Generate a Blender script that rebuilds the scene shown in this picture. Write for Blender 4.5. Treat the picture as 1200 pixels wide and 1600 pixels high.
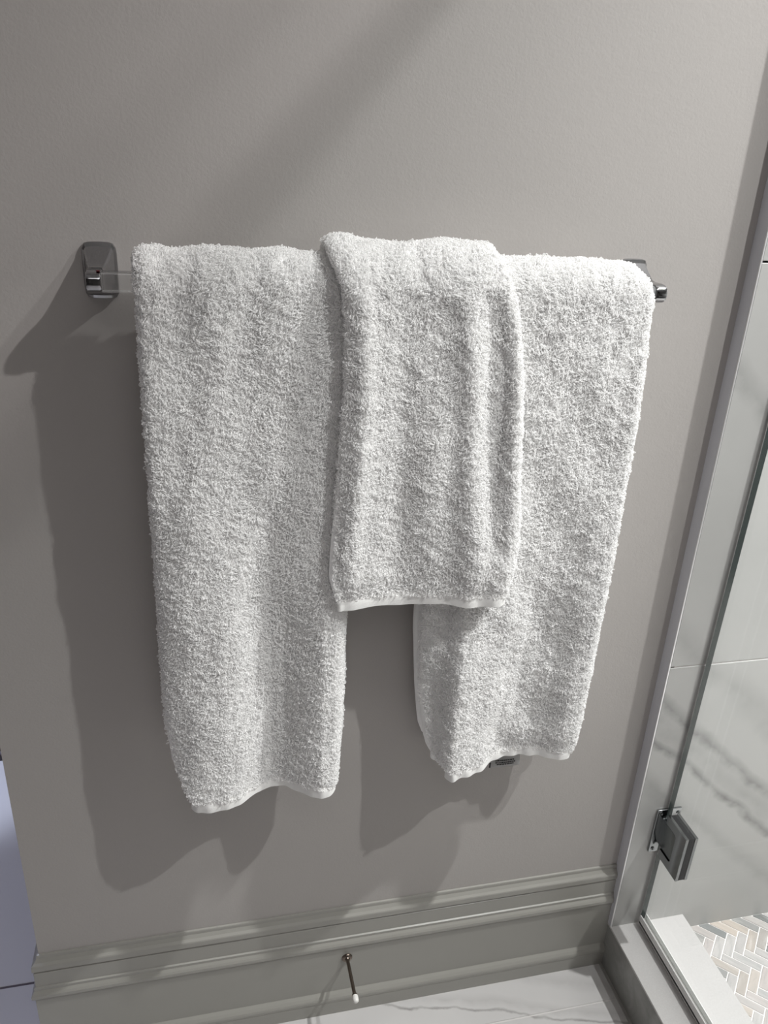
import bpy, bmesh, math
import numpy as np
from mathutils import Matrix, Vector

sc = bpy.context.scene
for o in list(bpy.data.objects):
    bpy.data.objects.remove(o)
COL = sc.collection

# ------------------------------------------------------------------ camera
CAM = Vector((0.0, -0.9, 1.36))
RX = np.array([0.97438405, -0.04291377, 0.2207581])     # wall direction, seen by the lens
RD = np.array([-0.05084253, 0.91417505, 0.40211817])    # straight down
RN = np.array([-0.21906795, -0.40304143, 0.88857574])   # into the wall
cd = bpy.data.cameras.new('camera')
cam = bpy.data.objects.new('camera', cd)
COL.objects.link(cam)
m = Matrix.Identity(4)
for c, (k, s) in enumerate(((0, 1), (1, -1), (2, -1))):
    v = Vector((RX[k], RN[k], -RD[k])) * s
    for r in range(3):
        m[r][c] = v[r]
m.translation = CAM
cam.matrix_world = m
cd.sensor_fit = 'VERTICAL'
cd.sensor_height = 36.0
cd.lens = 36.0 * 1218.0 / 1600.0
cd.clip_start = 0.02
sc.camera = cam

# ------------------------------------------------------------------ world, lights, exposure
world = bpy.data.worlds.new('world')
sc.world = world
world.use_nodes = True
world.node_tree.nodes['Background'].inputs[0].default_value = (0.5, 0.5, 0.55, 1)
world.node_tree.nodes['Background'].inputs[1].default_value = 0.02


def lamp(name, kind, loc, energy, colour, **kw):
    d = bpy.data.lights.new(name, kind)
    d.energy = energy
    d.color = colour
    for k, v in kw.items():
        setattr(d, k, v)
    o = bpy.data.objects.new(name, d)
    o.location = loc
    COL.objects.link(o)
    return o


WARM = (1.0, 0.98, 0.975)
lamp('shower_downlight', 'SPOT', (1.04, -0.93, 2.41), 99, WARM, shadow_soft_size=0.016, spot_size=math.radians(158), spot_blend=1.0)
lamp('shower_downlight_far', 'SPOT', (1.45, -0.54, 2.70), 228, WARM, shadow_soft_size=0.025, spot_size=math.radians(122), spot_blend=1.0)
lamp('room_fill', 'AREA', (0.1, -1.7, 2.38), 4.6, WARM, shape='DISK', size=1.0)  # unseen soft fill, added to lift the ambient level
lamp('passage_light', 'AREA', (-0.75, 0.60, 1.9), 8, (0.70, 0.74, 1.0), shape='DISK', size=0.25)
o = lamp('passage_daylight_spot', 'SPOT', (-1.1, 0.55, 2.3), 130, (0.70, 0.78, 1.0), shadow_soft_size=0.05, spot_size=math.radians(15), spot_blend=0.6)  # added narrow cone, stands in for a daylight patch on the passage floor
o.rotation_euler = (Vector((-0.62, 0.72, 0.0)) - o.location).to_track_quat('-Z', 'Y').to_euler()

vs = sc.view_settings
vs.view_transform = 'Standard'
vs.look = 'None'
vs.gamma = 1.0
vs.use_curve_mapping = False
vs.exposure = 0.1
sc.cycles_curves.shape = 'THICK'
sc.cycles.use_denoising = True
sc.cycles.max_bounces = 16
sc.cycles.diffuse_bounces = 10
sc.cycles.transmission_bounces = 14
sc.cycles.transparent_max_bounces = 16


# ------------------------------------------------------------------ materials
class N:
    """a small helper around one node tree"""
    def __init__(s, name):
        s.m = bpy.data.materials.new(name)
        s.m.use_nodes = True
        s.t = s.m.node_tree
        s.b = s.t.nodes['Principled BSDF']

    def new(s, kind, **kw):
        n = s.t.nodes.new(kind)
        for k, v in kw.items():
            setattr(n, k, v)
        return n

    def link(s, a, b):
        s.t.links.new(a, b)

    def val(s, sock, v):
        if hasattr(v, 'is_linked') or hasattr(v, 'links'):
            s.link(v, sock)
        else:
            sock.default_value = v

    def math(s, op, a, b=0.0, c=0.0, clamp=False):
        n = s.new('ShaderNodeMath', operation=op)
        n.use_clamp = clamp
        s.val(n.inputs[0], a)
        s.val(n.inputs[1], b)
        s.val(n.inputs[2], c)
        return n.outputs[0]

    def noise(s, vec, scale, detail=3.0, rough=0.55, dist=0.0):
        n = s.new('ShaderNodeTexNoise')
        if vec is not None:
            s.link(vec, n.inputs['Vector'])
        n.inputs['Scale'].default_value = scale
        n.inputs['Detail'].default_value = detail
        n.inputs['Roughness'].default_value = rough
        n.inputs['Distortion'].default_value = dist
        return n.outputs['Fac']

    def ramp(s, fac, stops):
        n = s.new('ShaderNodeValToRGB')
        s.link(fac, n.inputs[0])
        e = n.color_ramp.elements
        while len(e) < len(stops):
            e.new(0.5)
        for i, (p, c) in enumerate(stops):
            e[i].position = p
            e[i].color = c if len(c) == 4 else (*c, 1)
        return n.outputs['Color']

    def mix(s, fac, a, b):
        n = s.new('ShaderNodeMix', data_type='RGBA')
        s.val(n.inputs[0], fac)
        for i, v in ((6, a), (7, b)):
            if isinstance(v, tuple):
                n.inputs[i].default_value = v if len(v) == 4 else (*v, 1)
            else:
                s.link(v, n.inputs[i])
        return n.outputs[2]

    def bump(s, h, strength, dist):
        n = s.new('ShaderNodeBump')
        n.inputs['Strength'].default_value = strength
        n.inputs['Distance'].default_value = dist
        s.link(h, n.inputs['Height'])
        s.link(n.outputs[0], s.b.inputs['Normal'])

    def pos(s):
        return s.new('ShaderNodeNewGeometry').outputs['Position']

    def obj(s):
        return s.new('ShaderNodeTexCoord').outputs['Object']

    def set(s, col=None, rough=None, metal=None, **kw):
        if col is not None:
            s.val(s.b.inputs['Base Color'], (*col, 1) if isinstance(col, tuple) and len(col) == 3 else col)
        if rough is not None:
            s.val(s.b.inputs['Roughness'], rough)
        if metal is not None:
            s.b.inputs['Metallic'].default_value = metal
        for k, v in kw.items():
            s.b.inputs[k].default_value = v
        return s.m


def plain(name, col, rough=0.5, metal=0.0, **kw):
    return N(name).set(col, rough, metal, **kw)


def paint(name, col, rough, bump=0.25, scale=330.0):
    n = N(name)
    p = n.pos()
    f = n.noise(p, 3.0, 2.0)
    c = n.mix(f, tuple(v * 0.97 for v in col), tuple(v * 1.03 for v in col))
    n.set(c, rough)
    h = n.math('ADD', n.noise(p, scale, 3.0), n.math('MULTIPLY', n.noise(p, scale * 0.35, 2.0), 0.8))
    n.bump(h, bump, 0.0008)
    return n.m


M = {}
M['wall'] = paint('wall_paint', (0.425, 0.402, 0.386), 0.6)
M['ceiling'] = paint('ceiling_paint', (0.75, 0.74, 0.72), 0.8)
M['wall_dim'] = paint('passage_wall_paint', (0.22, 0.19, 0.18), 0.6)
M['base'] = paint('baseboard_paint', (0.33, 0.322, 0.296), 0.30, 0.08, 120.0)
M['terry'] = plain('terry_base', (0.95, 0.947, 0.943), 0.95)
n = N('terry_loop')
n.set((0.975, 0.972, 0.97), 0.45)
n.b.inputs['Specular IOR Level'].default_value = 0.5
tl = n.new('ShaderNodeBsdfTranslucent')
tl.inputs[0].default_value = (0.975, 0.972, 0.97, 1)
mx = n.new('ShaderNodeMixShader')
mx.inputs[0].default_value = 0.48
n.link(n.b.outputs[0], mx.inputs[1])
n.link(tl.outputs[0], mx.inputs[2])
n.link(mx.outputs[0], n.t.nodes['Material Output'].inputs[0])
M['loop'] = n.m
M['chrome'] = plain('chrome', (0.34, 0.34, 0.35), 0.06, 1.0)
M['bronze'] = plain('brushed_nickel', (0.20, 0.165, 0.14), 0.28, 1.0)
M['rubber'] = plain('white_rubber', (0.80, 0.79, 0.76), 0.5)
M['black'] = plain('black_gasket', (0.012, 0.012, 0.013), 0.6)
M['vinyl'] = plain('clear_vinyl', (0.75, 0.74, 0.73), 0.3, 0.0)
M['metaltrim'] = plain('tile_edge_trim', (0.60, 0.60, 0.64), 0.5, 0.0)
M['brighttrim'] = plain('tile_edge_lip', (0.85, 0.85, 0.85), 0.3, 0.6)
M['grout'] = plain('pale_grout', (0.80, 0.78, 0.765), 0.9)
M['floor_grout'] = plain('floor_grout', (0.62, 0.60, 0.59), 0.9)
M['dark_grout'] = plain('dark_grout', (0.13, 0.11, 0.12), 0.9)
M['tag'] = plain('tag_satin', (0.62, 0.62, 0.62), 0.5)
M['ink'] = plain('tag_print', (0.03, 0.03, 0.03), 0.7)
M['redmark'] = plain('red_mark', (0.08, 0.003, 0.006), 0.4)
M['hinge'] = plain('hinge_chrome', (0.30, 0.31, 0.315), 0.14, 1.0)
M['hinge_dark'] = plain('hinge_knuckle', (0.20, 0.21, 0.21), 0.25, 1.0)

# hem: woven cotton with a fine thread relief
n = N('woven_hem')
p = n.pos()
n.set((0.88, 0.875, 0.86), 0.8)
n.bump(n.noise(p, 900.0, 2.0), 0.3, 0.0006)
M['hem'] = n.m

# clear lucite bar
n = N('clear_lucite')
n.set((0.88, 0.89, 0.89), 0.12)
n.b.inputs['Transmission Weight'].default_value = 1.0
n.b.inputs['IOR'].default_value = 1.49
M['lucite'] = n.m


def schlick_glass(name, tint, rough=0.0):
    n = N(name)
    n.t.nodes.remove(n.b)
    out = n.t.nodes['Material Output']
    tr = n.new('ShaderNodeBsdfTransparent')
    tr.inputs[0].default_value = (*tint, 1)
    gl = n.new('ShaderNodeBsdfGlossy')
    gl.inputs['Roughness'].default_value = rough
    lw = n.new('ShaderNodeLayerWeight')
    lw.inputs[0].default_value = 0.5
    f = n.math('MULTIPLY_ADD', n.math('POWER', lw.outputs['Facing'], 5.8), 0.96, 0.04)
    mx = n.new('ShaderNodeMixShader')
    n.link(f, mx.inputs[0])
    n.link(tr.outputs[0], mx.inputs[1])
    n.link(gl.outputs[0], mx.inputs[2])
    n.link(mx.outputs[0], out.inputs[0])
    return n.m


M['glass'] = schlick_glass('door_glass', (0.97, 0.985, 0.98))
n = N('glass_edge')
n.set((0.03, 0.04, 0.038), 0.15)
M['glass_edge'] = n.m


def marble(name, base, vein, wallset):
    """pale porcelain with grey diagonal veins; wallset: veins laid on the x-z plane, else on x-y"""
    n = N(name)
    p = n.pos()
    sx = n.new('ShaderNodeSeparateXYZ')
    n.link(p, sx.inputs[0])
    a = sx.outputs['X']
    b = sx.outputs['Z'] if wallset else sx.outputs['Y']
    warp = n.noise(p, 5.0, 4.0)
    fine = n.noise(p, 28.0, 4.0)
    cloud = n.noise(p, 3.2, 4.0, 0.6)
    total = None
    if wallset:      # distance across veins running down to the right
        d = n.math('ADD', n.math('MULTIPLY', a, 0.67), n.math('MULTIPLY', b, 0.742))
        cs = ((0.9190, 0.017, 0.75), (0.8650, 0.012, 0.85), (0.893, 0.03, 0.30), (0.80, 0.022, 0.3), (1.01, 0.03, 0.3), (1.30, 0.02, 0.4), (1.62, 0.012, 0.6), (1.90, 0.02, 0.5), (2.15, 0.01, 0.6))
        wa, fa = 0.055, 0.018
    else:            # on the floor veins run to the back left
        d = n.math('ADD', n.math('MULTIPLY', a, 0.27), n.math('MULTIPLY', b, 0.963))
        cs = ((0.058, 0.0035, 1.0), (0.075, 0.012, 0.30), (0.128, 0.016, 0.30), (0.0, 0.006, 0.4), (-0.2, 0.02, 0.4), (-0.55, 0.01, 0.6), (0.26, 0.012, 0.4), (-0.9, 0.015, 0.5))
        wa, fa = 0.035, 0.014
    d = n.math('ADD', d, n.math('MULTIPLY', n.math('SUBTRACT', warp, 0.5), wa))
    d = n.math('ADD', d, n.math('MULTIPLY', n.math('SUBTRACT', fine, 0.5), fa))
    for c0, w, s in cs:
        q = n.math('DIVIDE', n.math('ABSOLUTE', n.math('SUBTRACT', d, c0)), w)
        g = n.math('MULTIPLY', n.math('SUBTRACT', 1.0, q, clamp=True), s)
        g = n.math('MULTIPLY', g, n.math('MULTIPLY_ADD', fine, 1.6, -0.1, clamp=True))
        total = g if total is None else n.math('MAXIMUM', total, g)
    cl = n.math('MULTIPLY', n.math('SUBTRACT', cloud, 0.42, clamp=True), 1.1, clamp=True)
    c = n.mix(cl, base, tuple(v * 0.80 for v in base))
    c = n.mix(total, c, vein)
    n.set(c, 0.28)
    return n.m


M['wall_tile'] = marble('wall_porcelain', (0.48, 0.48, 0.468), (0.15, 0.15, 0.147), True)
M['floor_tile'] = marble('floor_porcelain', (0.55, 0.538, 0.533), (0.23, 0.22, 0.215), False)
M['passage_tile'] = plain('passage_porcelain', (0.62, 0.61, 0.61), 0.35)

n = N('curb_quartz')
p = n.pos()
f = n.noise(p, 350.0, 3.0, 0.7)
g = n.noise(p, 22.0, 4.0, 0.6)
c = n.ramp(f, [(0.25, (0.50, 0.49, 0.485)), (0.48, (0.53, 0.52, 0.515)), (0.7, (0.57, 0.56, 0.555))])
c = n.mix(n.math('MULTIPLY', g, 0.35), c, (0.44, 0.43, 0.42))
n.set(c, 0.3)
M['quartz'] = n.m
n = N('curb_face_tile')
p = n.pos()
c = n.ramp(n.noise(p, 14.0, 5.0, 0.6, 1.2), [(0.3, (0.20, 0.20, 0.19)), (0.7, (0.33, 0.33, 0.315))])
n.set(c, 0.22)
M['curb_face'] = n.m

# honed mosaic stone, each piece its own tone through the object's random value
n = N('mosaic_stone')
p = n.pos()
oi = n.new('ShaderNodeObjectInfo')
tone = n.ramp(oi.outputs['Random'], [(0.0, (0.17, 0.18, 0.175)), (0.10, (0.33, 0.32, 0.31)), (0.22, (0.50, 0.44, 0.385)), (0.36, (0.45, 0.44, 0.435)), (0.5, (0.50, 0.485, 0.475)), (0.64, (0.43, 0.425, 0.42)), (0.78, (0.48, 0.44, 0.425)), (0.9, (0.38, 0.37, 0.355)), (1.0, (0.22, 0.23, 0.23))])
mp = n.new('ShaderNodeMapping')
mp.inputs['Scale'].default_value = (14, 90, 30)
n.link(n.obj(), mp.inputs[0])
ofs = n.new('ShaderNodeVectorMath', operation='ADD')
n.link(mp.outputs[0], ofs.inputs[0])
cmb = n.new('ShaderNodeCombineXYZ')
n.link(n.math('MULTIPLY', oi.outputs['Random'], 60.0), cmb.inputs[0])
n.link(cmb.outputs[0], ofs.inputs[1])
st = n.noise(ofs.outputs[0], 1.0, 4.0, 0.6, 0.6)
dark = n.math('MULTIPLY', n.math('SUBTRACT', st, 0.52, clamp=True), 2.6, clamp=True)
c = n.mix(dark, tone, (0.27, 0.28, 0.28))
c = n.mix(n.math('MULTIPLY', n.math('SUBTRACT', 0.47, st, clamp=True), 2.0, clamp=True), c, (0.68, 0.67, 0.66))
n.set(c, 0.4)
M['mosaic'] = n.m


# ------------------------------------------------------------------ mesh helpers
def link(o, parent=None, label=None, cat=None, group=None, kind=None):
    COL.objects.link(o)
    if parent is not None:
        o.parent = parent
        o.matrix_parent_inverse = Matrix.Translation(-parent.location) if parent.type == 'EMPTY' else Matrix.Identity(4)
    for k, v in (('label', label), ('category', cat), ('group', group), ('kind', kind)):
        if v:
            o[k] = v
    return o


def empty(name, loc, **kw):
    o = bpy.data.objects.new(name, None)
    o.location = loc
    o.empty_display_size = 0.03
    return link(o, **kw)


def obj(name, bm, mats, parent=None, smooth=None, **kw):
    me = bpy.data.meshes.new(name)
    bmesh.ops.recalc_face_normals(bm, faces=bm.faces[:])
    bm.to_mesh(me)
    bm.free()
    for mm in (mats if isinstance(mats, (list, tuple)) else [mats]):
        me.materials.append(mm)
    if smooth is not None:
        me.shade_smooth()
        if smooth < 180:
            me.set_sharp_from_angle(angle=math.radians(smooth))
    return link(bpy.data.objects.new(name, me), parent, **kw)


def box(bm, a, b, bevel=0.0, seg=2, mat=0):
    r = bmesh.ops.create_cube(bm, size=1.0)
    vs_ = r['verts']
    for v in vs_:
        v.co = Vector([(a[i] + b[i]) / 2 + v.co[i] * (b[i] - a[i]) for i in range(3)])
    fs = {f for v in vs_ for f in v.link_faces}
    for f in fs:
        f.material_index = mat
    if bevel > 0:
        es = list({e for v in vs_ for e in v.link_edges})
        bmesh.ops.bevel(bm, geom=es, offset=bevel, segments=seg, profile=0.5, affect='EDGES')
    return bm


def boxes(*specs, bevel=0.0, seg=2):
    bm = bmesh.new()
    for s in specs:
        box(bm, s[0], s[1], s[2] if len(s) > 2 else bevel, seg)
    return bm


def loft(sections, close=True, cap=True):
    """sections: list of closed rings (lists of points)"""
    bm = bmesh.new()
    rings = [[bm.verts.new(p) for p in s] for s in sections]
    k = len(rings[0])
    for a, b in zip(rings, rings[1:]):
        for i in range(k):
            bm.faces.new((a[i], a[(i + 1) % k], b[(i + 1) % k], b[i]))
    if cap:
        bm.faces.new(rings[0])
        bm.faces.new(list(reversed(rings[-1])))
    return bm


def lathe_y(cx, cz, prof, k=24, tilt=0.0):
    """profile of (y, radius) turned about an axis along y"""
    secs = []
    for y, r in prof:
        secs.append([(cx + r * math.cos(t), y, cz + tilt * (-y) + r * math.sin(t)) for t in (2 * math.pi * i / k for i in range(k))])
    return loft(secs)


def srect(cx, cz, w, h, y, n_=6.0, k=40, bow=0.0):
    """rounded rectangle ring in an x-z plane"""
    out = []
    for i in range(k):
        t = 2 * math.pi * (i + 0.5) / k
        c, s = math.cos(t), math.sin(t)
        r = (abs(c) ** n_ + abs(s) ** n_) ** (-1.0 / n_)
        x, z = r * c, r * s
        out.append((cx + x * w / 2 * (1 - bow * z * z * 0.5), y, cz + z * h / 2 * (1 - bow * x * x)))
    return out


def sstep(a, b, x):
    t = np.clip((np.asarray(x, float) - a) / (b - a), 0, 1)
    return t * t * (3 - 2 * t)


# ------------------------------------------------------------------ the room
XL, XT = -0.28, 0.682          # the wall's outer corner, the start of the shower tile
YT = -0.022                    # face of the shower tile
wall = obj('wall_back', boxes(((XL, 0.0, 0.0), (2.05, 0.12, 2.75))), M['wall'], kind='structure')
obj('wall_right', boxes(((2.0, -2.45, 0), (2.1, 0.0, 2.75))), plain('far_tile', (0.60, 0.595, 0.585), 0.3), kind='structure')
obj('wall_left', boxes(((-2.3, -2.45, 0), (-2.2, 0.9, 2.75))), M['wall'], kind='structure')
obj('wall_front', boxes(((-2.3, -2.55, 0), (2.1, -2.45, 2.75))), plain('dark_front_wall', (0.07, 0.065, 0.06), 0.6), kind='structure')
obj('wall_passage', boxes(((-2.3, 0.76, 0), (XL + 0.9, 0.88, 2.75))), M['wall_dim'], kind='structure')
obj('ceiling', boxes(((-2.3, -2.55, 2.75), (2.1, 0.9, 2.83))), M['ceiling'], kind='structure')

floor = obj('floor', boxes(((-2.3, -2.55, -0.06), (0.70, 0.9, -0.0015))), M['floor_grout'], kind='structure')


def tile(name, a, b, mat, parent, bevel=0.0008):
    return obj(name, boxes((a, b, bevel), seg=1), mat, parent)


g = 0.0012
for (y0, y1) in ((-0.088, 0.0), (-0.688, -0.088), (-1.288, -0.688), (-1.888, -1.288), (-2.45, -1.888)):
    for (x0, x1) in ((-0.51, 0.694), (-1.71, -0.51)):
        if y1 > -0.05 and x1 < 0:
            continue
        xx0 = XL if y1 > -0.05 else x0
        tile('tile', (xx0 + g, y0 + g, -0.012), (min(x1 - g, 0.6912), y1 - g, 0.0), M['floor_tile'], floor)
dg = obj('threshold_joint', boxes(((-2.2, 0.133, -0.002), (XL, 0.138, -0.0008))), M['dark_grout'], floor)
for (y0, y1) in ((-0.088, 0.1335), (0.1375, 0.757)):
    for (x0, x1) in ((-1.3, XL - 0.0002), (-2.2, -1.3)):
        tile('tile', (x0 + g, y0 + (g if y0 < 0 else 0), -0.012), (x1, y1, 0.0), M['passage_tile'], floor)

# baseboard: profile swept along the wall and round its free end
PROF = [(0, .2395), (.0025, .2390), (.0032, .2370), (.0034, .2325), (.0068, .2275), (.0100, .2245), (.0108, .2225), (.0108, .2130), (.0070, .2108),
        (.0070, .2095), (.0094, .2080), (.0094, .1792), (.0116, .1778), (.0116, .1728), (.0145, .1690), (.0162, .1655), (.0163, .1600), (.0124, .1535), (.0122, .0500),
        (.0128, .0490), (.0160, .0450), (.0188, .0405), (.0197, .0370), (.0197, .0320), (.0188, .0300), (.0190, .0280), (.0190, 0.0), (0, 0)]
secs = []
for (x, y, dx, dy) in ((0.6965, 0, 0, -1), (XL, 0, -1, -1), (XL, 0.12, -1, 0)):
    secs.append([(x + dx * d, y + dy * d, z) for d, z in PROF])
obj('baseboard_back', loft(secs), M['base'], kind='structure')
secs = [[(x, 0.76 - d, z * 0.5) for d, z in PROF] for x in (-2.2, XL + 0.8)]
obj('baseboard_passage', loft(secs), plain('dark_skirting', (0.07, 0.055, 0.06), 0.5), kind='structure')

# shower wall: backing, two by one tiles in courses, metal edge trim
sw = obj('wall_shower', boxes(((XT + 0.014, -0.0208, 0.03), (1.995, 0.0, 2.75))), M['grout'], kind='structure')


def lean(me_):
    """the tiled edge stands a few millimetres out of plumb"""
    for v in me_.vertices:
        if v.co.x < 0.75:
            v.co.x += 0.0112 * (1.0 - v.co.z)


rows = [0.060, 0.6765, 1.2790, 1.8815, 2.4795, 2.7475]
for z0, z1 in zip(rows, rows[1:]):
    for x0, x1 in ((XT + 0.0025, 1.30), (1.30, 1.992)):
        t_ = tile('tile', (x0 + (0 if x0 < 1 else g), YT, z0 + g), (x1 - g, -0.010, z1 - g), M['wall_tile'], sw)
        lean(t_.data)


def trim(y0, y1, x0, x1, z0, mat):
    o = obj('edge_trim', boxes(((x0, y0, z0), (x1, y1, 2.745), 0.0004), seg=1), mat, sw)
    lean(o.data)


trim(YT + 0.0005, 0.0, XT - 0.0006, XT + 0.0034, 0.1035, M['metaltrim'])
trim(YT - 0.0012, YT + 0.0006, XT - 0.0008, XT + 0.0016, 0.103, M['brighttrim'])

# shower floor: herringbone mosaic
SZ = 0.065
sf = obj('floor_shower', boxes(((0.84, -1.30, -0.05), (2.0, -0.008, SZ - 0.0012))), M['grout'], kind='structure')
W_ = 0.0168
me = bpy.data.meshes.new('tile')
bm = boxes(((-1.5 * W_ + .001, -W_ / 2 + .001, -0.006), (1.5 * W_ - .001, W_ / 2 - .001, 0.0), 0.0005), seg=1)
bmesh.ops.recalc_face_normals(bm, faces=bm.faces[:])
bm.to_mesh(me)
bm.free()
me.materials.append(M['mosaic'])
s2 = math.sqrt(0.5) * W_
cand = []
for q in range(-14, 10):
    for k in range(-40, 60):
        for vert in (0, 1):
            a, b = (k + 1.5, k + 0.5) if not vert else (k + 0.5, k + 2.5)
            a, b = a + 3 * q, b - 3 * q - 1
            x = 0.8945 + (a + b) * s2
            y = -0.0834 + (b - a) * s2
            if 0.866 < x < 1.42 and -0.75 < y < YT - 0.0195:
                cand.append(((x - 0.9) ** 2 + (y + 0.1) ** 2, x, y, vert))
cand.sort()
rng = np.random.default_rng(5)
for _, x, y, vert in cand[:235]:
    o = bpy.data.objects.new('tile', me)
    o.location = (x, y, SZ + rng.uniform(-0.0003, 0.0003))
    o.rotation_euler = (0, 0, math.radians(45 if vert else -45))
    link(o, sf)
# cut pieces along the wall and the curb: clipped to the edges, real but joined
bm = bmesh.new()
cuts = []
bx0, by1 = 0.8435, YT - 0.001
for q in range(-14, 10):
    for k in range(-40, 60):
        for vert in (0, 1):
            a, b = (k + 1.5, k + 0.5) if not vert else (k + 0.5, k + 2.5)
            a, b = a + 3 * q, b - 3 * q - 1
            x = 0.8945 + (a + b) * s2
            y = -0.0834 + (b - a) * s2
            whole = 0.866 < x < 1.42 and -0.75 < y < YT - 0.0195
            if whole or not (bx0 - .03 < x < 1.45 and -0.78 < y < by1 + .03):
                continue
            t = bmesh.new()
            box(t, (-1.5 * W_ + .001, -W_ / 2 + .001, -0.006), (1.5 * W_ - .001, W_ / 2 - .001, 0.0))
            t.transform(Matrix.Translation((x, y, SZ)) @ Matrix.Rotation(math.radians(45 if vert else -45), 4, 'Z'))
            for co, no in (((bx0, 0, 0), (-1, 0, 0)), ((0, by1, 0), (0, 1, 0))):
                gm = t.verts[:] + t.edges[:] + t.faces[:]
                bmesh.ops.bisect_plane(t, geom=gm, plane_co=co, plane_no=no, clear_outer=True)
            bmesh.ops.holes_fill(t, edges=t.edges[:])
            if len(t.faces) > 2 and sum(f.calc_area() for f in t.faces) > 4e-5:
                cuts.append(((x - 0.9) ** 2 + (y + 0.1) ** 2, x, y, vert, t))
            else:
                t.free()
cuts.sort(key=lambda c: c[0])
for i, (_, x, y, vert, t) in enumerate(cuts):
    if i < 60:       # those in view are pieces of their own
        mw = Matrix.Translation((x, y, SZ)) @ Matrix.Rotation(math.radians(45 if vert else -45), 4, 'Z')
        t.transform(mw.inverted())
        o = obj('tile', t, M['mosaic'], sf)
        o.location = (x, y, SZ)
        o.rotation_euler = (0, 0, math.radians(45 if vert else -45))
    else:
        tm = bpy.data.meshes.new('tmp')
        t.to_mesh(tm)
        bm.from_mesh(tm)
        bpy.data.meshes.remove(tm)
        t.free()
o = obj('cut_tile', bm, plain('mosaic_cut', (0.50, 0.485, 0.47), 0.4), sf, kind='stuff')

# curb
CX0, CX1, CZ = 0.6918, 0.842, 0.103
curb = obj('trim_1', boxes(((CX0 + 0.001, -1.30, 0.0), (CX1 - 0.001, -0.0005, CZ - 0.004))), M['curb_face'], kind='structure', label='grey stone shower curb under the glass door')
obj('curb_cap', boxes(((CX0, -1.30, CZ - 0.0045), (CX1, -0.0008, CZ), 0.0008)), M['quartz'], curb)
obj('caulk_bead', boxes(((CX0 - 0.004, -1.30, -0.001), (CX0 + 0.002, -0.018, 0.002), 0.001), seg=1), plain('grey_caulk', (0.30, 0.29, 0.275), 0.7), curb)

# ------------------------------------------------------------------ glass shower door
GX0, GX1, GY = 0.746, 0.756, -0.027
door = empty('shower_door', (0.751, GY, 0.105), label='clear frameless glass shower door hinged to the tiled wall above the curb', cat='shower door', kind='thing')
bm = bmesh.new()
box(bm, (GX0, -0.78, 0.118), (GX1, GY, 2.09))
for f in bm.faces:
    f.material_index = 0 if abs(f.normal.x) > 0.5 else (2 if f.calc_center_median().z < 0.2 else 1)
obj('glass_panel', bm, [M['glass'], M['glass_edge'], M['vinyl']], door)
sweep = obj('bottom_seal', boxes(((GX0 - 0.0018, -0.78, 0.112), (GX0 - 0.0002, GY - 0.001, 0.130), 0.0004), ((GX1 + 0.0002, -0.78, 0.112), (GX1 + 0.0018, GY - 0.001, 0.130), 0.0004),
                                 ((GX0 - 0.0018, -0.78, 0.112), (GX1 + 0.0018, GY - 0.001, 0.1165), 0.0004), ((GX0 + 0.001, -0.78, 0.1036), (GX0 + 0.0022, GY - 0.001, 0.113)),
                                 ((GX1 + 0.004, -0.78, 0.1036), (GX1 + 0.0052, GY - 0.001, 0.113)), seg=1), M['vinyl'], door, label='pale vinyl seal along the bottom edge')
HZ = 0.335
hinge = obj('hinge', boxes(((GX0 - 0.0048, -0.0668, HZ - 0.027), (GX1 + 0.0048, -0.026, HZ + 0.027), 0.001)), M['hinge_dark'], door, smooth=30, label='chrome hinge')
obj('wall_plate', boxes(((0.728, YT - 0.0045, HZ - 0.0475), (0.774, YT - 0.0002, HZ + 0.0475), 0.0012)), M['hinge'], hinge, smooth=30)


def clamp(x0, x1):
    """clamp plate with the slot the knuckle passes through"""
    y0, y1, z0, z1 = -0.0925, -0.0375, HZ - 0.046, HZ + 0.047
    ys, zs, r = -0.0685, 0.0295, 0.005
    out = [(y1, z1), (y0, z1), (y0, z0), (y1, z0), (y1, HZ - zs), (ys + r, HZ - zs)]
    for i in range(1, 6):
        t = math.radians(-90 - 18 * i)
        out.append((ys + r + r * math.cos(t), HZ - zs + r + r * math.sin(t)))
    for i in range(0, 6):
        t = math.radians(180 - 18 * i)
        out.append((ys + r + r * math.cos(t), HZ + zs - r + r * math.sin(t)))
    out.append((y1, HZ + zs))
    bm = loft([[(x0, y, z) for y, z in out], [(x1, y, z) for y, z in out]])
    es = [e for e in bm.edges if len(e.link_faces) == 2 and e.calc_face_angle(0) > 1.2]
    bmesh.ops.bevel(bm, geom=es, offset=0.0007, segments=1, affect='EDGES')
    bmesh.ops.triangulate(bm, faces=[f for f in bm.faces if len(f.verts) > 4])
    return bm


obj('clamp_plate', clamp(GX0 - 0.0062, GX0 - 0.0012), M['hinge'], hinge)
obj('clamp_plate', clamp(GX1 + 0.0012, GX1 + 0.0062), M['hinge'], hinge)
obj('gasket', boxes(((GX0 - 0.0011, -0.0918, HZ - 0.0455), (GX1 + 0.0011, -0.0385, HZ + 0.0465))), M['black'], hinge)
for sx_ in (0.7345, 0.7675):
    for sz_ in (HZ - 0.039, HZ + 0.039):
        obj('screw', lathe_y(sx_, sz_, [(YT - 0.0002, .0034), (YT - 0.0052, .0034), (YT - 0.0058, .0026), (YT - 0.0050, .0012), (YT - 0.0046, .0003)], 12), M['hinge_dark'], hinge, smooth=40)

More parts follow.
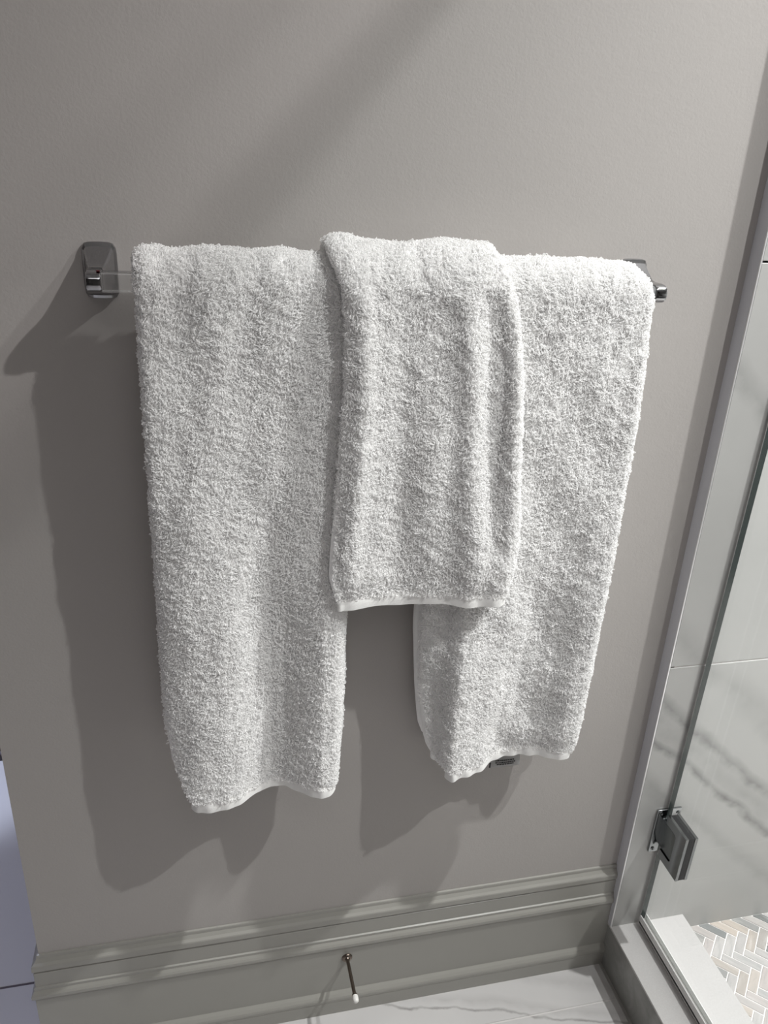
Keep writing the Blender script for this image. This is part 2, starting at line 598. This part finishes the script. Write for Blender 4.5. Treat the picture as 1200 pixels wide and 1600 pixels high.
# ------------------------------------------------------------------ towel bar
BZ, BY = 1.2445, -0.062
PX = (-0.0985, 0.5175)
bar = empty('towel_bar', (0.21, 0, BZ), label='chrome towel bar with clear square rail fixed to the grey wall', cat='towel bar')
obj('rail', boxes(((PX[0] + 0.002, BY - 0.0095, BZ - 0.0095), (PX[1] - 0.002, BY + 0.0095, BZ + 0.0095), 0.0016)), M['lucite'], bar, label='clear square rail')
for i, px in enumerate(PX):
    pz = 1.2475
    pl_ = obj('post', loft([srect(px, pz, .0350, .0575, -0.0002, 8, bow=.04), srect(px, pz, .0350, .0575, -0.0046, 8, bow=.04), srect(px, pz, .0338, .0562, -0.0060, 9, bow=.04),
                            srect(px, pz - .0004, .0300, .0490, -0.0085, 16, bow=.02), srect(px, pz - .0012, .0225, .0330, -0.0250, 22), srect(px, pz - .0018, .0190, .0272, -0.0330, 24),
                            srect(px, BZ, .0160, .0232, -0.0400, 24), srect(px, BZ, .0148, .0212, -0.0470, 22), srect(px, BZ, .0145, .0205, -0.0495, 20)]), M['chrome'], bar, smooth=22)
    obj('rail_socket', loft([srect(px, BZ, .0140, .0200, -0.0496, 14), srect(px, BZ, .0152, .0214, -0.0504, 14), srect(px, BZ, .0152, .0214, -0.0610, 14), srect(px, BZ, .0150, .0202, -0.0680, 14), srect(px, BZ, .0147, .0176, -0.0724, 14),
                             srect(px, BZ, .0142, .0132, -0.0752, 12), srect(px, BZ, .0132, .0076, -0.0766, 8), srect(px, BZ, .0110, .0025, -0.0770, 6)]), M['chrome'], pl_, smooth=26)
    if i == 0:
        obj('red_mark', boxes(((px + .0030, -0.0715, BZ + 0.0104), (px + .0062, -0.0660, BZ + 0.0110))), M['redmark'], pl_, label='tiny dark red mark')

# ------------------------------------------------------------------ towels
RNG = np.random.default_rng(11)


def bumps(seed, n_, amp, fx, fz):
    r = np.random.default_rng(seed)
    ks = [(r.uniform(-1, 1) * fx, r.uniform(-1, 1) * fz, r.uniform(0, 6.28), r.uniform(.4, 1)) for _ in range(n_)]
    return lambda x, z: amp * sum(w * np.sin(a * x + b * z + c) for a, b, c, w in ks) / math.sqrt(n_)


def towel(name, label, cat, xl, xr, zf, zb, R, T, disp, hem_y, density, seed, nu=46, back_y=-0.0250, group=None, end_curl=0.010):
    """a thick folded towel over the rail: closed slab + pile loops + woven hem"""
    rng = np.random.default_rng(seed)
    Ro = R + T
    st = []                                    # (y, z, ny, nz, front weight)
    for z in np.linspace(zf, BZ, int((BZ - zf) / 0.007)):
        st.append((BY - Ro, z, -1.0, 0.0, 1.0))
    n_over = 18
    for i in range(1, n_over):
        t = math.pi * i / n_over
        st.append((BY - Ro * math.cos(t), BZ + Ro * math.sin(t), -math.cos(t), math.sin(t), 0.0))
    n_front = len(st) - n_over + 1
    for z in np.linspace(BZ, zb, 40):
        w = float(sstep(BZ, BZ - 0.25, z))
        st.append(((BY + Ro) * (1 - w) + back_y * w, z, 1.0, 0.0, -1.0))
    st = np.array(st)
    S = len(st)
    # cross-section: outer face, right roll, inner face, left roll
    us, kk, sx = [], [], []
    for u in np.linspace(0, 1, nu):
        us.append(u); kk.append(0.0); sx.append(0.0)
    for i in range(1, 8):
        a = math.pi * i / 8
        us.append(1.0); kk.append((1 - math.cos(a)) / 2); sx.append(math.sin(a))
    for u in np.linspace(1, 0, nu):
        us.append(u); kk.append(1.0); sx.append(0.0)
    for i in range(1, 8):
        a = math.pi - math.pi * i / 8
        us.append(0.0); kk.append((1 - math.cos(a)) / 2); sx.append(-math.sin(a))
    us, kk, sx = map(np.array, (us, kk, sx))
    K = len(us)
    Z = st[:, 1][:, None] * np.ones(K)
    zx = np.where(st[:, 4][:, None] > 0, Z, np.where(st[:, 4][:, None] < 0, np.maximum(Z, zf), Z))
    x0, x1 = xl(zx) + T / 2, xr(zx) - T / 2
    Xc = x0 + (x1 - x0) * us[None, :] + sx[None, :] * T / 2
    U = (Xc - xl(zx)) / (xr(zx) - xl(zx))
    fw = st[:, 4][:, None]
    d = np.where(fw > -0.5, disp(U, Z, Xc, fw > 0.5), 0.0)
    off = d - T * kk[None, :]
    Y = st[:, 0][:, None] + st[:, 2][:, None] * off
    ZZ = Z + st[:, 3][:, None] * off
    V = np.stack([Xc, Y, ZZ], -1)
    bm = bmesh.new()
    bv = [[bm.verts.new(V[i, j]) for j in range(K)] for i in range(S)]
    for i in range(S - 1):
        for j in range(K):
            bm.faces.new((bv[i][j], bv[i][(j + 1) % K], bv[i + 1][(j + 1) % K], bv[i + 1][j]))
    for e in (0, S - 1):
        q = bv[e]
        for j in range(nu - 1):
            bm.faces.new((q[j], q[j + 1], q[2 * nu + 5 - j], q[2 * nu + 6 - j]))
        bm.faces.new(q[nu - 1:nu + 8])
        bm.faces.new(q[2 * nu + 6:] + [q[0]])
    root = obj(name, bm, M['terry'], smooth=180, label=label, cat=cat, group=group)

    # ---- pile: looped yarn standing on the outer face and rolls
    du = np.roll(V, -1, 1) - np.roll(V, 1, 1)
    ds = np.gradient(V, axis=0)
    NN = np.cross(du, ds)
    NN /= np.linalg.norm(NN, axis=-1, keepdims=True) + 1e-12
    cen = V.mean(1, keepdims=True)
    if ((V - cen) * NN).sum() < 0:
        NN = -NN
    cols = [j for j in range(K) if kk[j] <= 0.62 and kk[(j + 1) % K] <= 0.70]
    s_end = n_front + int(n_over * 0.86)
    A, NA = [], []
    ii, jj = np.meshgrid(np.arange(0, s_end), np.array(cols), indexing='ij')
    ii, jj = ii.ravel(), jj.ravel()
    j2 = (jj + 1) % K
    P00, P01, P10, P11 = V[ii, jj], V[ii, j2], V[ii + 1, jj], V[ii + 1, j2]
    area = np.linalg.norm(np.cross(P01 - P00, P10 - P00), axis=-1)
    cum = np.concatenate([[0], np.cumsum(area)])
    n_ = int(cum[-1] * density)
    pick = np.searchsorted(cum, (np.arange(n_) + rng.random(n_)) / n_ * cum[-1], side='right') - 1
    pick = np.clip(pick, 0, len(area) - 1)
    a, b = rng.random(n_)[:, None], rng.random(n_)[:, None]
    B = (P00[pick] * (1 - a) + P01[pick] * a) * (1 - b) + (P10[pick] * (1 - a) + P11[pick] * a) * b
    Nv = (NN[ii, jj][pick] * (1 - a) + NN[ii, j2][pick] * a) * (1 - b) + (NN[ii + 1, jj][pick] * (1 - a) + NN[ii + 1, j2][pick] * a) * b
    Nv /= np.linalg.norm(Nv, axis=-1, keepdims=True)
    # the rolled left edge near the bottom is a bare selvage
    bare = (sstep(zf + 0.20, zf + 0.08, B[:, 2]) > rng.random(n_)) & (kk[jj][pick] > 0.12) & (us[jj][pick] < 0.5)
    keep = ~bare
    B, Nv = B[keep], Nv[keep]
    n_ = len(B)
    # tuft height field and lean field
    h1, h2, h3 = bumps(seed + 1, 14, 1.0, 260, 260), bumps(seed + 2, 14, 1.0, 520, 520), bumps(seed + 3, 12, 1.0, 90, 90)
    zz = B[:, 2] - B[:, 1]
    hh = 0.0033 * np.clip(1 + 0.20 * h1(B[:, 0], zz) + 0.18 * h2(B[:, 0], zz), 0.45, 1.7) * rng.uniform(0.55, 1.3, n_) * np.where(rng.random(n_) < 0.06, 1.35, 1.0)
    ang = -math.pi / 2 + 0.8 * h3(B[:, 0], zz) + 0.9 * h1(B[:, 0] + .3, zz) + rng.normal(0, 0.45, n_)
    up = np.array([0, 0, 1.0]) - Nv * Nv[:, 2:3]
    bad = np.linalg.norm(up, axis=1) < 0.25
    up[bad] = np.array([0, 1.0, 0.0]) - Nv[bad] * Nv[bad][:, 1:2]
    up /= np.linalg.norm(up, axis=1, keepdims=True)
    ri = np.cross(up, Nv)
    Tn = np.cos(ang)[:, None] * ri + np.sin(ang)[:, None] * up
    Bn = np.cross(Nv, Tn)
    L = rng.uniform(0.0026, 0.0060, n_)
    tw = rng.normal(0, 0.0006, n_)
    PT = 7
    tt = np.linspace(0, 1, PT)
    arc = np.sin(np.pi * np.clip(tt * 0.86 + 0.04, 0, 1))
    fwd = tt ** 1.25
    side = np.sin(2 * np.pi * tt)
    pts = (B[:, None, :] - Nv[:, None, :] * 0.0006 + Nv[:, None, :] * (hh[:, None] * arc[None, :])[..., None]
           + Tn[:, None, :] * (L[:, None] * fwd[None, :])[..., None] + Bn[:, None, :] * (tw[:, None] * side[None, :])[..., None])
    hc = bpy.data.hair_curves.new('pile')
    hc.add_curves([PT] * n_)
    hc.points.foreach_set('position', pts.astype(np.float32).ravel())
    rad = np.repeat(rng.uniform(0.00033, 0.00052, n_), PT).astype(np.float32)
    ra = hc.attributes.get('radius') or hc.attributes.new('radius', 'FLOAT', 'POINT')
    ra.data.foreach_set('value', rad)
    hc.materials.append(M['loop'])
    link(bpy.data.objects.new('pile', hc), root, kind='stuff')

    # ---- woven hem along the bottom edge, lightly puckered
    zh0, zh1 = zf - 0.0130, zf + 0.004
    m_ = 90
    xs = np.linspace(float(xl(zf)) + 0.002, float(xr(zf)) - 0.002, m_)
    y0_ = np.interp(xs, V[0, :nu, 0], V[0, :nu, 1])
    pk = bumps(seed + 7, 6, 1.0, 330, 0)(xs, 0 * xs)
    edge = np.minimum(xs - xs[0], xs[-1] - xs)
    curl = end_curl * (1 - np.clip(edge / 0.010, 0, 1)) ** 2
    zz_ = 0.0012 * bumps(seed + 8, 4, 1.0, 120, 0)(xs, 0 * xs)
    rows_ = []
    for f_, dz, pa in ((-0.0010, zh1, 0.0), (-0.0022, zf - 0.001, 0.6), (-0.0026, zf - 0.0065, 1.0), (-0.0022, zh0, 1.0)):
        rows_.append(np.stack([xs, y0_ + f_ + pk * 0.0012 * pa + curl, dz + zz_ * pa], -1))
    for f_, dz, pa in ((0.0004, zh0, 1.0), (0.0008, zf - 0.0065, 1.0), (0.0014, zh1, 0.0)):
        rows_.append(np.stack([xs, y0_ + f_ + pk * 0.0012 * pa + curl, dz + zz_ * pa], -1))
    bm = loft([[tuple(rw[i]) for rw in rows_] for i in range(m_)])
    obj('hem', bm, M['hem'], root, smooth=60, label='flat woven hem')
    return root


def table(pairs):
    q = sorted(pairs)
    a = np.array([p[0] for p in q]); b = np.array([p[1] for p in q])
    return lambda z: np.interp(z, a, b)


ROUT = 0.0315
# left bath towel
hemL = ([-0.062, -0.045, -0.03, -0.015, 0.01, 0.026, 0.048, 0.07, 0.089, 0.101, 0.119, 0.133, 0.150, 0.161],
        [-0.088, -0.097, -0.1015, -0.103, -0.104, -0.098, -0.081, -0.072, -0.074, -0.083, -0.097, -0.104, -0.100, -0.083])
xlL = table([(1.29, -0.058), (0.70, -0.061), (0.66, -0.058), (0.63, -0.050), (0.595, -0.0385), (0.58, -0.036)])
xrL = table([(1.3, 0.156), (0.9, 0.160), (0.70, 0.161), (0.62, 0.157), (0.57, 0.155)])
nzL = bumps(31, 14, 0.0018, 110, 50)


def dispL(u, z, x, front):
    w = sstep(1.16, 0.62, z) * 0.95 + 0.05 * sstep(1.24, 1.1, z)
    y = np.interp(x, *hemL)
    d = (-(y) - (-BY + ROUT)) * w
    d = d + 0.004 * np.exp(-((u - 0.22) / 0.12) ** 2) * sstep(1.2, 1.0, z) * sstep(0.6, 0.8, z)
    d = d + nzL(x, z) * sstep(1.26, 1.15, z)
    top = 0.0022 * np.sin(21 * u + 0.6) * 0.5 + 0.002 * np.sin(math.pi * u)
    return np.where(front, d + top * sstep(1.1, 1.24, z), top)


towel('bath_towel', 'white terry bath towel hanging from the rail end beside the bare clear rail', 'towel',
      xlL, xrL,
      0.596, 0.62, 0.0150, 0.0165, dispL, hemL, 420000, 101, group='bath towels on the towel bar')

# right bath towel
hemR = ([0.27, 0.298, 0.305, 0.313, 0.334, 0.363, 0.386, 0.408, 0.435, 0.46, 0.485, 0.505, 0.515, 0.524],
        [-0.066, -0.083, -0.097, -0.106, -0.101, -0.090, -0.073, -0.067, -0.068, -0.074, -0.088, -0.088, -0.082, -0.073])
xlR = table([(1.3, 0.262), (0.80, 0.264), (0.70, 0.273), (0.64, 0.281), (0.622, 0.286), (0.61, 0.2935), (0.602, 0.301), (0.596, 0.307)])
xrR = table([(1.28, 0.482), (1.27, 0.487), (1.26, 0.4945), (1.24, 0.500), (1.1, 0.508), (0.97, 0.512), (0.78, 0.514), (0.64, 0.516), (0.61, 0.514), (0.58, 0.504)])
nzR = bumps(47, 14, 0.0018, 110, 50)


def dispR(u, z, x, front):
    w = sstep(1.12, 0.60, z)
    y = np.interp(x, *hemR)
    d = (-(y) - (-BY + ROUT)) * w
    d = d + 0.005 * np.exp(-((x - 0.385 - 0.05 * (0.8 - z)) / 0.022) ** 2) * sstep(1.0, 0.8, z) * sstep(0.6, 0.68, z)
    d = d + 0.005 * np.exp(-((z - 0.63) / 0.02) ** 2) * sstep(0.45, 0.65, u) * sstep(1.0, 0.9, u)
    d = d + nzR(x, z) * sstep(1.26, 1.15, z)
    top = 0.002 * np.sin(math.pi * u) - 0.0012 * sstep(0.86, 1.0, u)
    return np.where(front, d + top * sstep(1.1, 1.24, z), top)


rt = towel('bath_towel', 'white terry bath towel with a grey care tag under its hem, nearest the shower', 'towel',
           xlR, xrR,
           0.596, 0.565, 0.0150, 0.0165, dispR, hemR, 420000, 202, group='bath towels on the towel bar')
# care tag sewn to the back half of that towel
tx0, tx1, ty, tz = 0.4030, 0.4510, -0.036, 0.5335
bm = bmesh.new()
ga = [[bm.verts.new((tx0 + (tx1 - tx0) * i / 8, ty + dy - 0.0015 * math.sin(i / 8 * 3.1), z)) for i in range(9)] for z, dy in ((tz, 0.0), (tz + .008, 0.0), (tz + .018, .004), (tz + .034, .010))]
for r_ in range(3):
    for i in range(8):
        bm.faces.new((ga[r_][i], ga[r_][i + 1], ga[r_ + 1][i + 1], ga[r_ + 1][i]))
ex = bmesh.ops.solidify(bm, geom=bm.faces[:], thickness=0.0005)
tag_ = obj('care_tag', bm, M['tag'], rt, label='small grey care tag with three lines of dark print')
r_ = np.random.default_rng(3)
bm = bmesh.new()
for li, (zc_, xa, xb) in enumerate(((tz + 0.0118, 0.411, 0.441), (tz + 0.0088, 0.4105, 0.4425), (tz + 0.0056, 0.4130, 0.4400))):
    x = xa
    while x < xb:
        w = r_.uniform(0.0014, 0.0042)
        f_ = (x - tx0) / (tx1 - tx0) * 3.1
        yy = ty - 0.0015 * math.sin(f_) - 0.0006 + 0.4 * max(0.0, zc_ - tz - 0.008)
        box(bm, (x, yy - 0.0004, zc_ - 0.0008), (min(x + w, xb), yy + 0.0002, zc_ + 0.0008))
        x += w + r_.uniform(0.0005, 0.001)
obj('print', bm, M['ink'], tag_)
obj('stitch', boxes(((tx0 - 0.0012, ty - 0.0006, tz + 0.0002), (tx0 + 0.0006, ty + 0.001, tz + 0.009))), M['black'], tag_)

# hand towel lying over both
hemH = ([0.131, 0.145, 0.150, 0.174, 0.206, 0.245, 0.283, 0.309, 0.336, 0.350, 0.366],
        [-0.094, -0.103, -0.106, -0.1045, -0.1035, -0.106, -0.114, -0.121, -0.126, -0.122, -0.108])
nzH = bumps(77, 14, 0.0018, 120, 70)
RH = ROUT + 0.0055
TH = 0.0100


def dispH(u, z, x, front):
    w = sstep(1.10, 0.90, z)
    y = np.interp(x, *hemH)
    base = (-(y) - (-BY + RH + TH)) * w
    s = (1.25 - z)
    rid = (0.0070 * np.exp(-((u - 0.10) / 0.055) ** 2) - 0.0040 * np.exp(-((u - 0.30 - 0.25 * s) / 0.09) ** 2)
           + 0.0062 * np.exp(-((u - 0.70 - 0.10 * s) / 0.06) ** 2) - 0.0068 * np.exp(-((u - 0.855) / 0.055) ** 2) + 0.0065 * np.exp(-((u - 0.965) / 0.045) ** 2))
    rid = rid * (0.35 + 0.65 * sstep(1.26, 1.16, z)) * (0.45 + 0.55 * sstep(0.88, 1.0, z))
    puff = 0.006 * np.exp(-((z - 0.925) / 0.028) ** 2) * (np.exp(-((u - 0.13) / 0.12) ** 2) + 0.6 * np.exp(-((u - 0.85) / 0.12) ** 2))
    d = base + rid + puff + nzH(x, z) * sstep(1.27, 1.18, z)
    top = 0.0035 * np.exp(-((u - 0.08) / 0.07) ** 2) - 0.0035 * np.exp(-((u - 0.42) / 0.16) ** 2) + 0.002 * np.exp(-((u - 0.72) / 0.1) ** 2)
    out = np.where(front, d + top * sstep(1.1, 1.245, z), top)
    # the cloth underneath carries it: stay clear of both bath towels
    for fn, a, b in ((dispL, xlL, xrL), (dispR, xlR, xrR)):
        zc_ = np.maximum(z, 0.596)
        x0, x1 = a(zc_), b(zc_)
        under = fn((x - x0) / (x1 - x0), zc_, x, front) + ROUT - RH + 0.0028
        inside = sstep(x0 - 0.012, x0 + 0.004, x) * sstep(x1 + 0.012, x1 - 0.004, x)
        out = np.maximum(out, out + (under - out) * inside)
    return out


towel('hand_towel', 'smaller white hand towel draped over both bath towels in the middle', 'towel',
      table([(1.295, 0.130), (1.275, 0.134), (1.25, 0.143), (1.22, 0.147), (1.14, 0.148), (1.05, 0.143), (0.95, 0.136), (0.92, 0.135), (0.89, 0.143), (0.885, 0.147)]),
      table([(1.30, 0.305), (1.28, 0.312), (1.22, 0.333), (1.15, 0.345), (0.95, 0.364), (0.91, 0.362), (0.885, 0.354)]),
      0.889, 0.95, RH, TH, dispH, hemH, 420000, 303, back_y=-0.0095, end_curl=0.004)

# ------------------------------------------------------------------ door stop
DX, DZ = 0.199, 0.130
ds_ = empty('door_stop', (DX, -0.0123, DZ), label='thin dark metal door stop with white tip on the baseboard', cat='door stop')
obj('base', lathe_y(DX, DZ, [(-0.0120, .0090), (-0.0140, .0092), (-0.0152, .0086), (-0.0160, .0072), (-0.0164, .0050), (-0.0172, .0044), (-0.0190, .0040)], 28), M['bronze'], ds_, smooth=40)
obj('rod', lathe_y(DX, DZ, [(-0.0165, .0032), (-0.0200, .0029), (-0.0800, .0029), (-0.0815, .0044), (-0.0835, .0046), (-0.0842, .0040)], 16, tilt=0.05), M['bronze'], ds_, smooth=40)
obj('rubber_tip', lathe_y(DX, DZ, [(-0.0838, .0036), (-0.0842, .0046), (-0.0870, .0050), (-0.0910, .0050), (-0.0940, .0044), (-0.0955, .0030), (-0.0958, .0004)], 20, tilt=0.05), M['rubber'], ds_, smooth=50, label='white rubber tip')
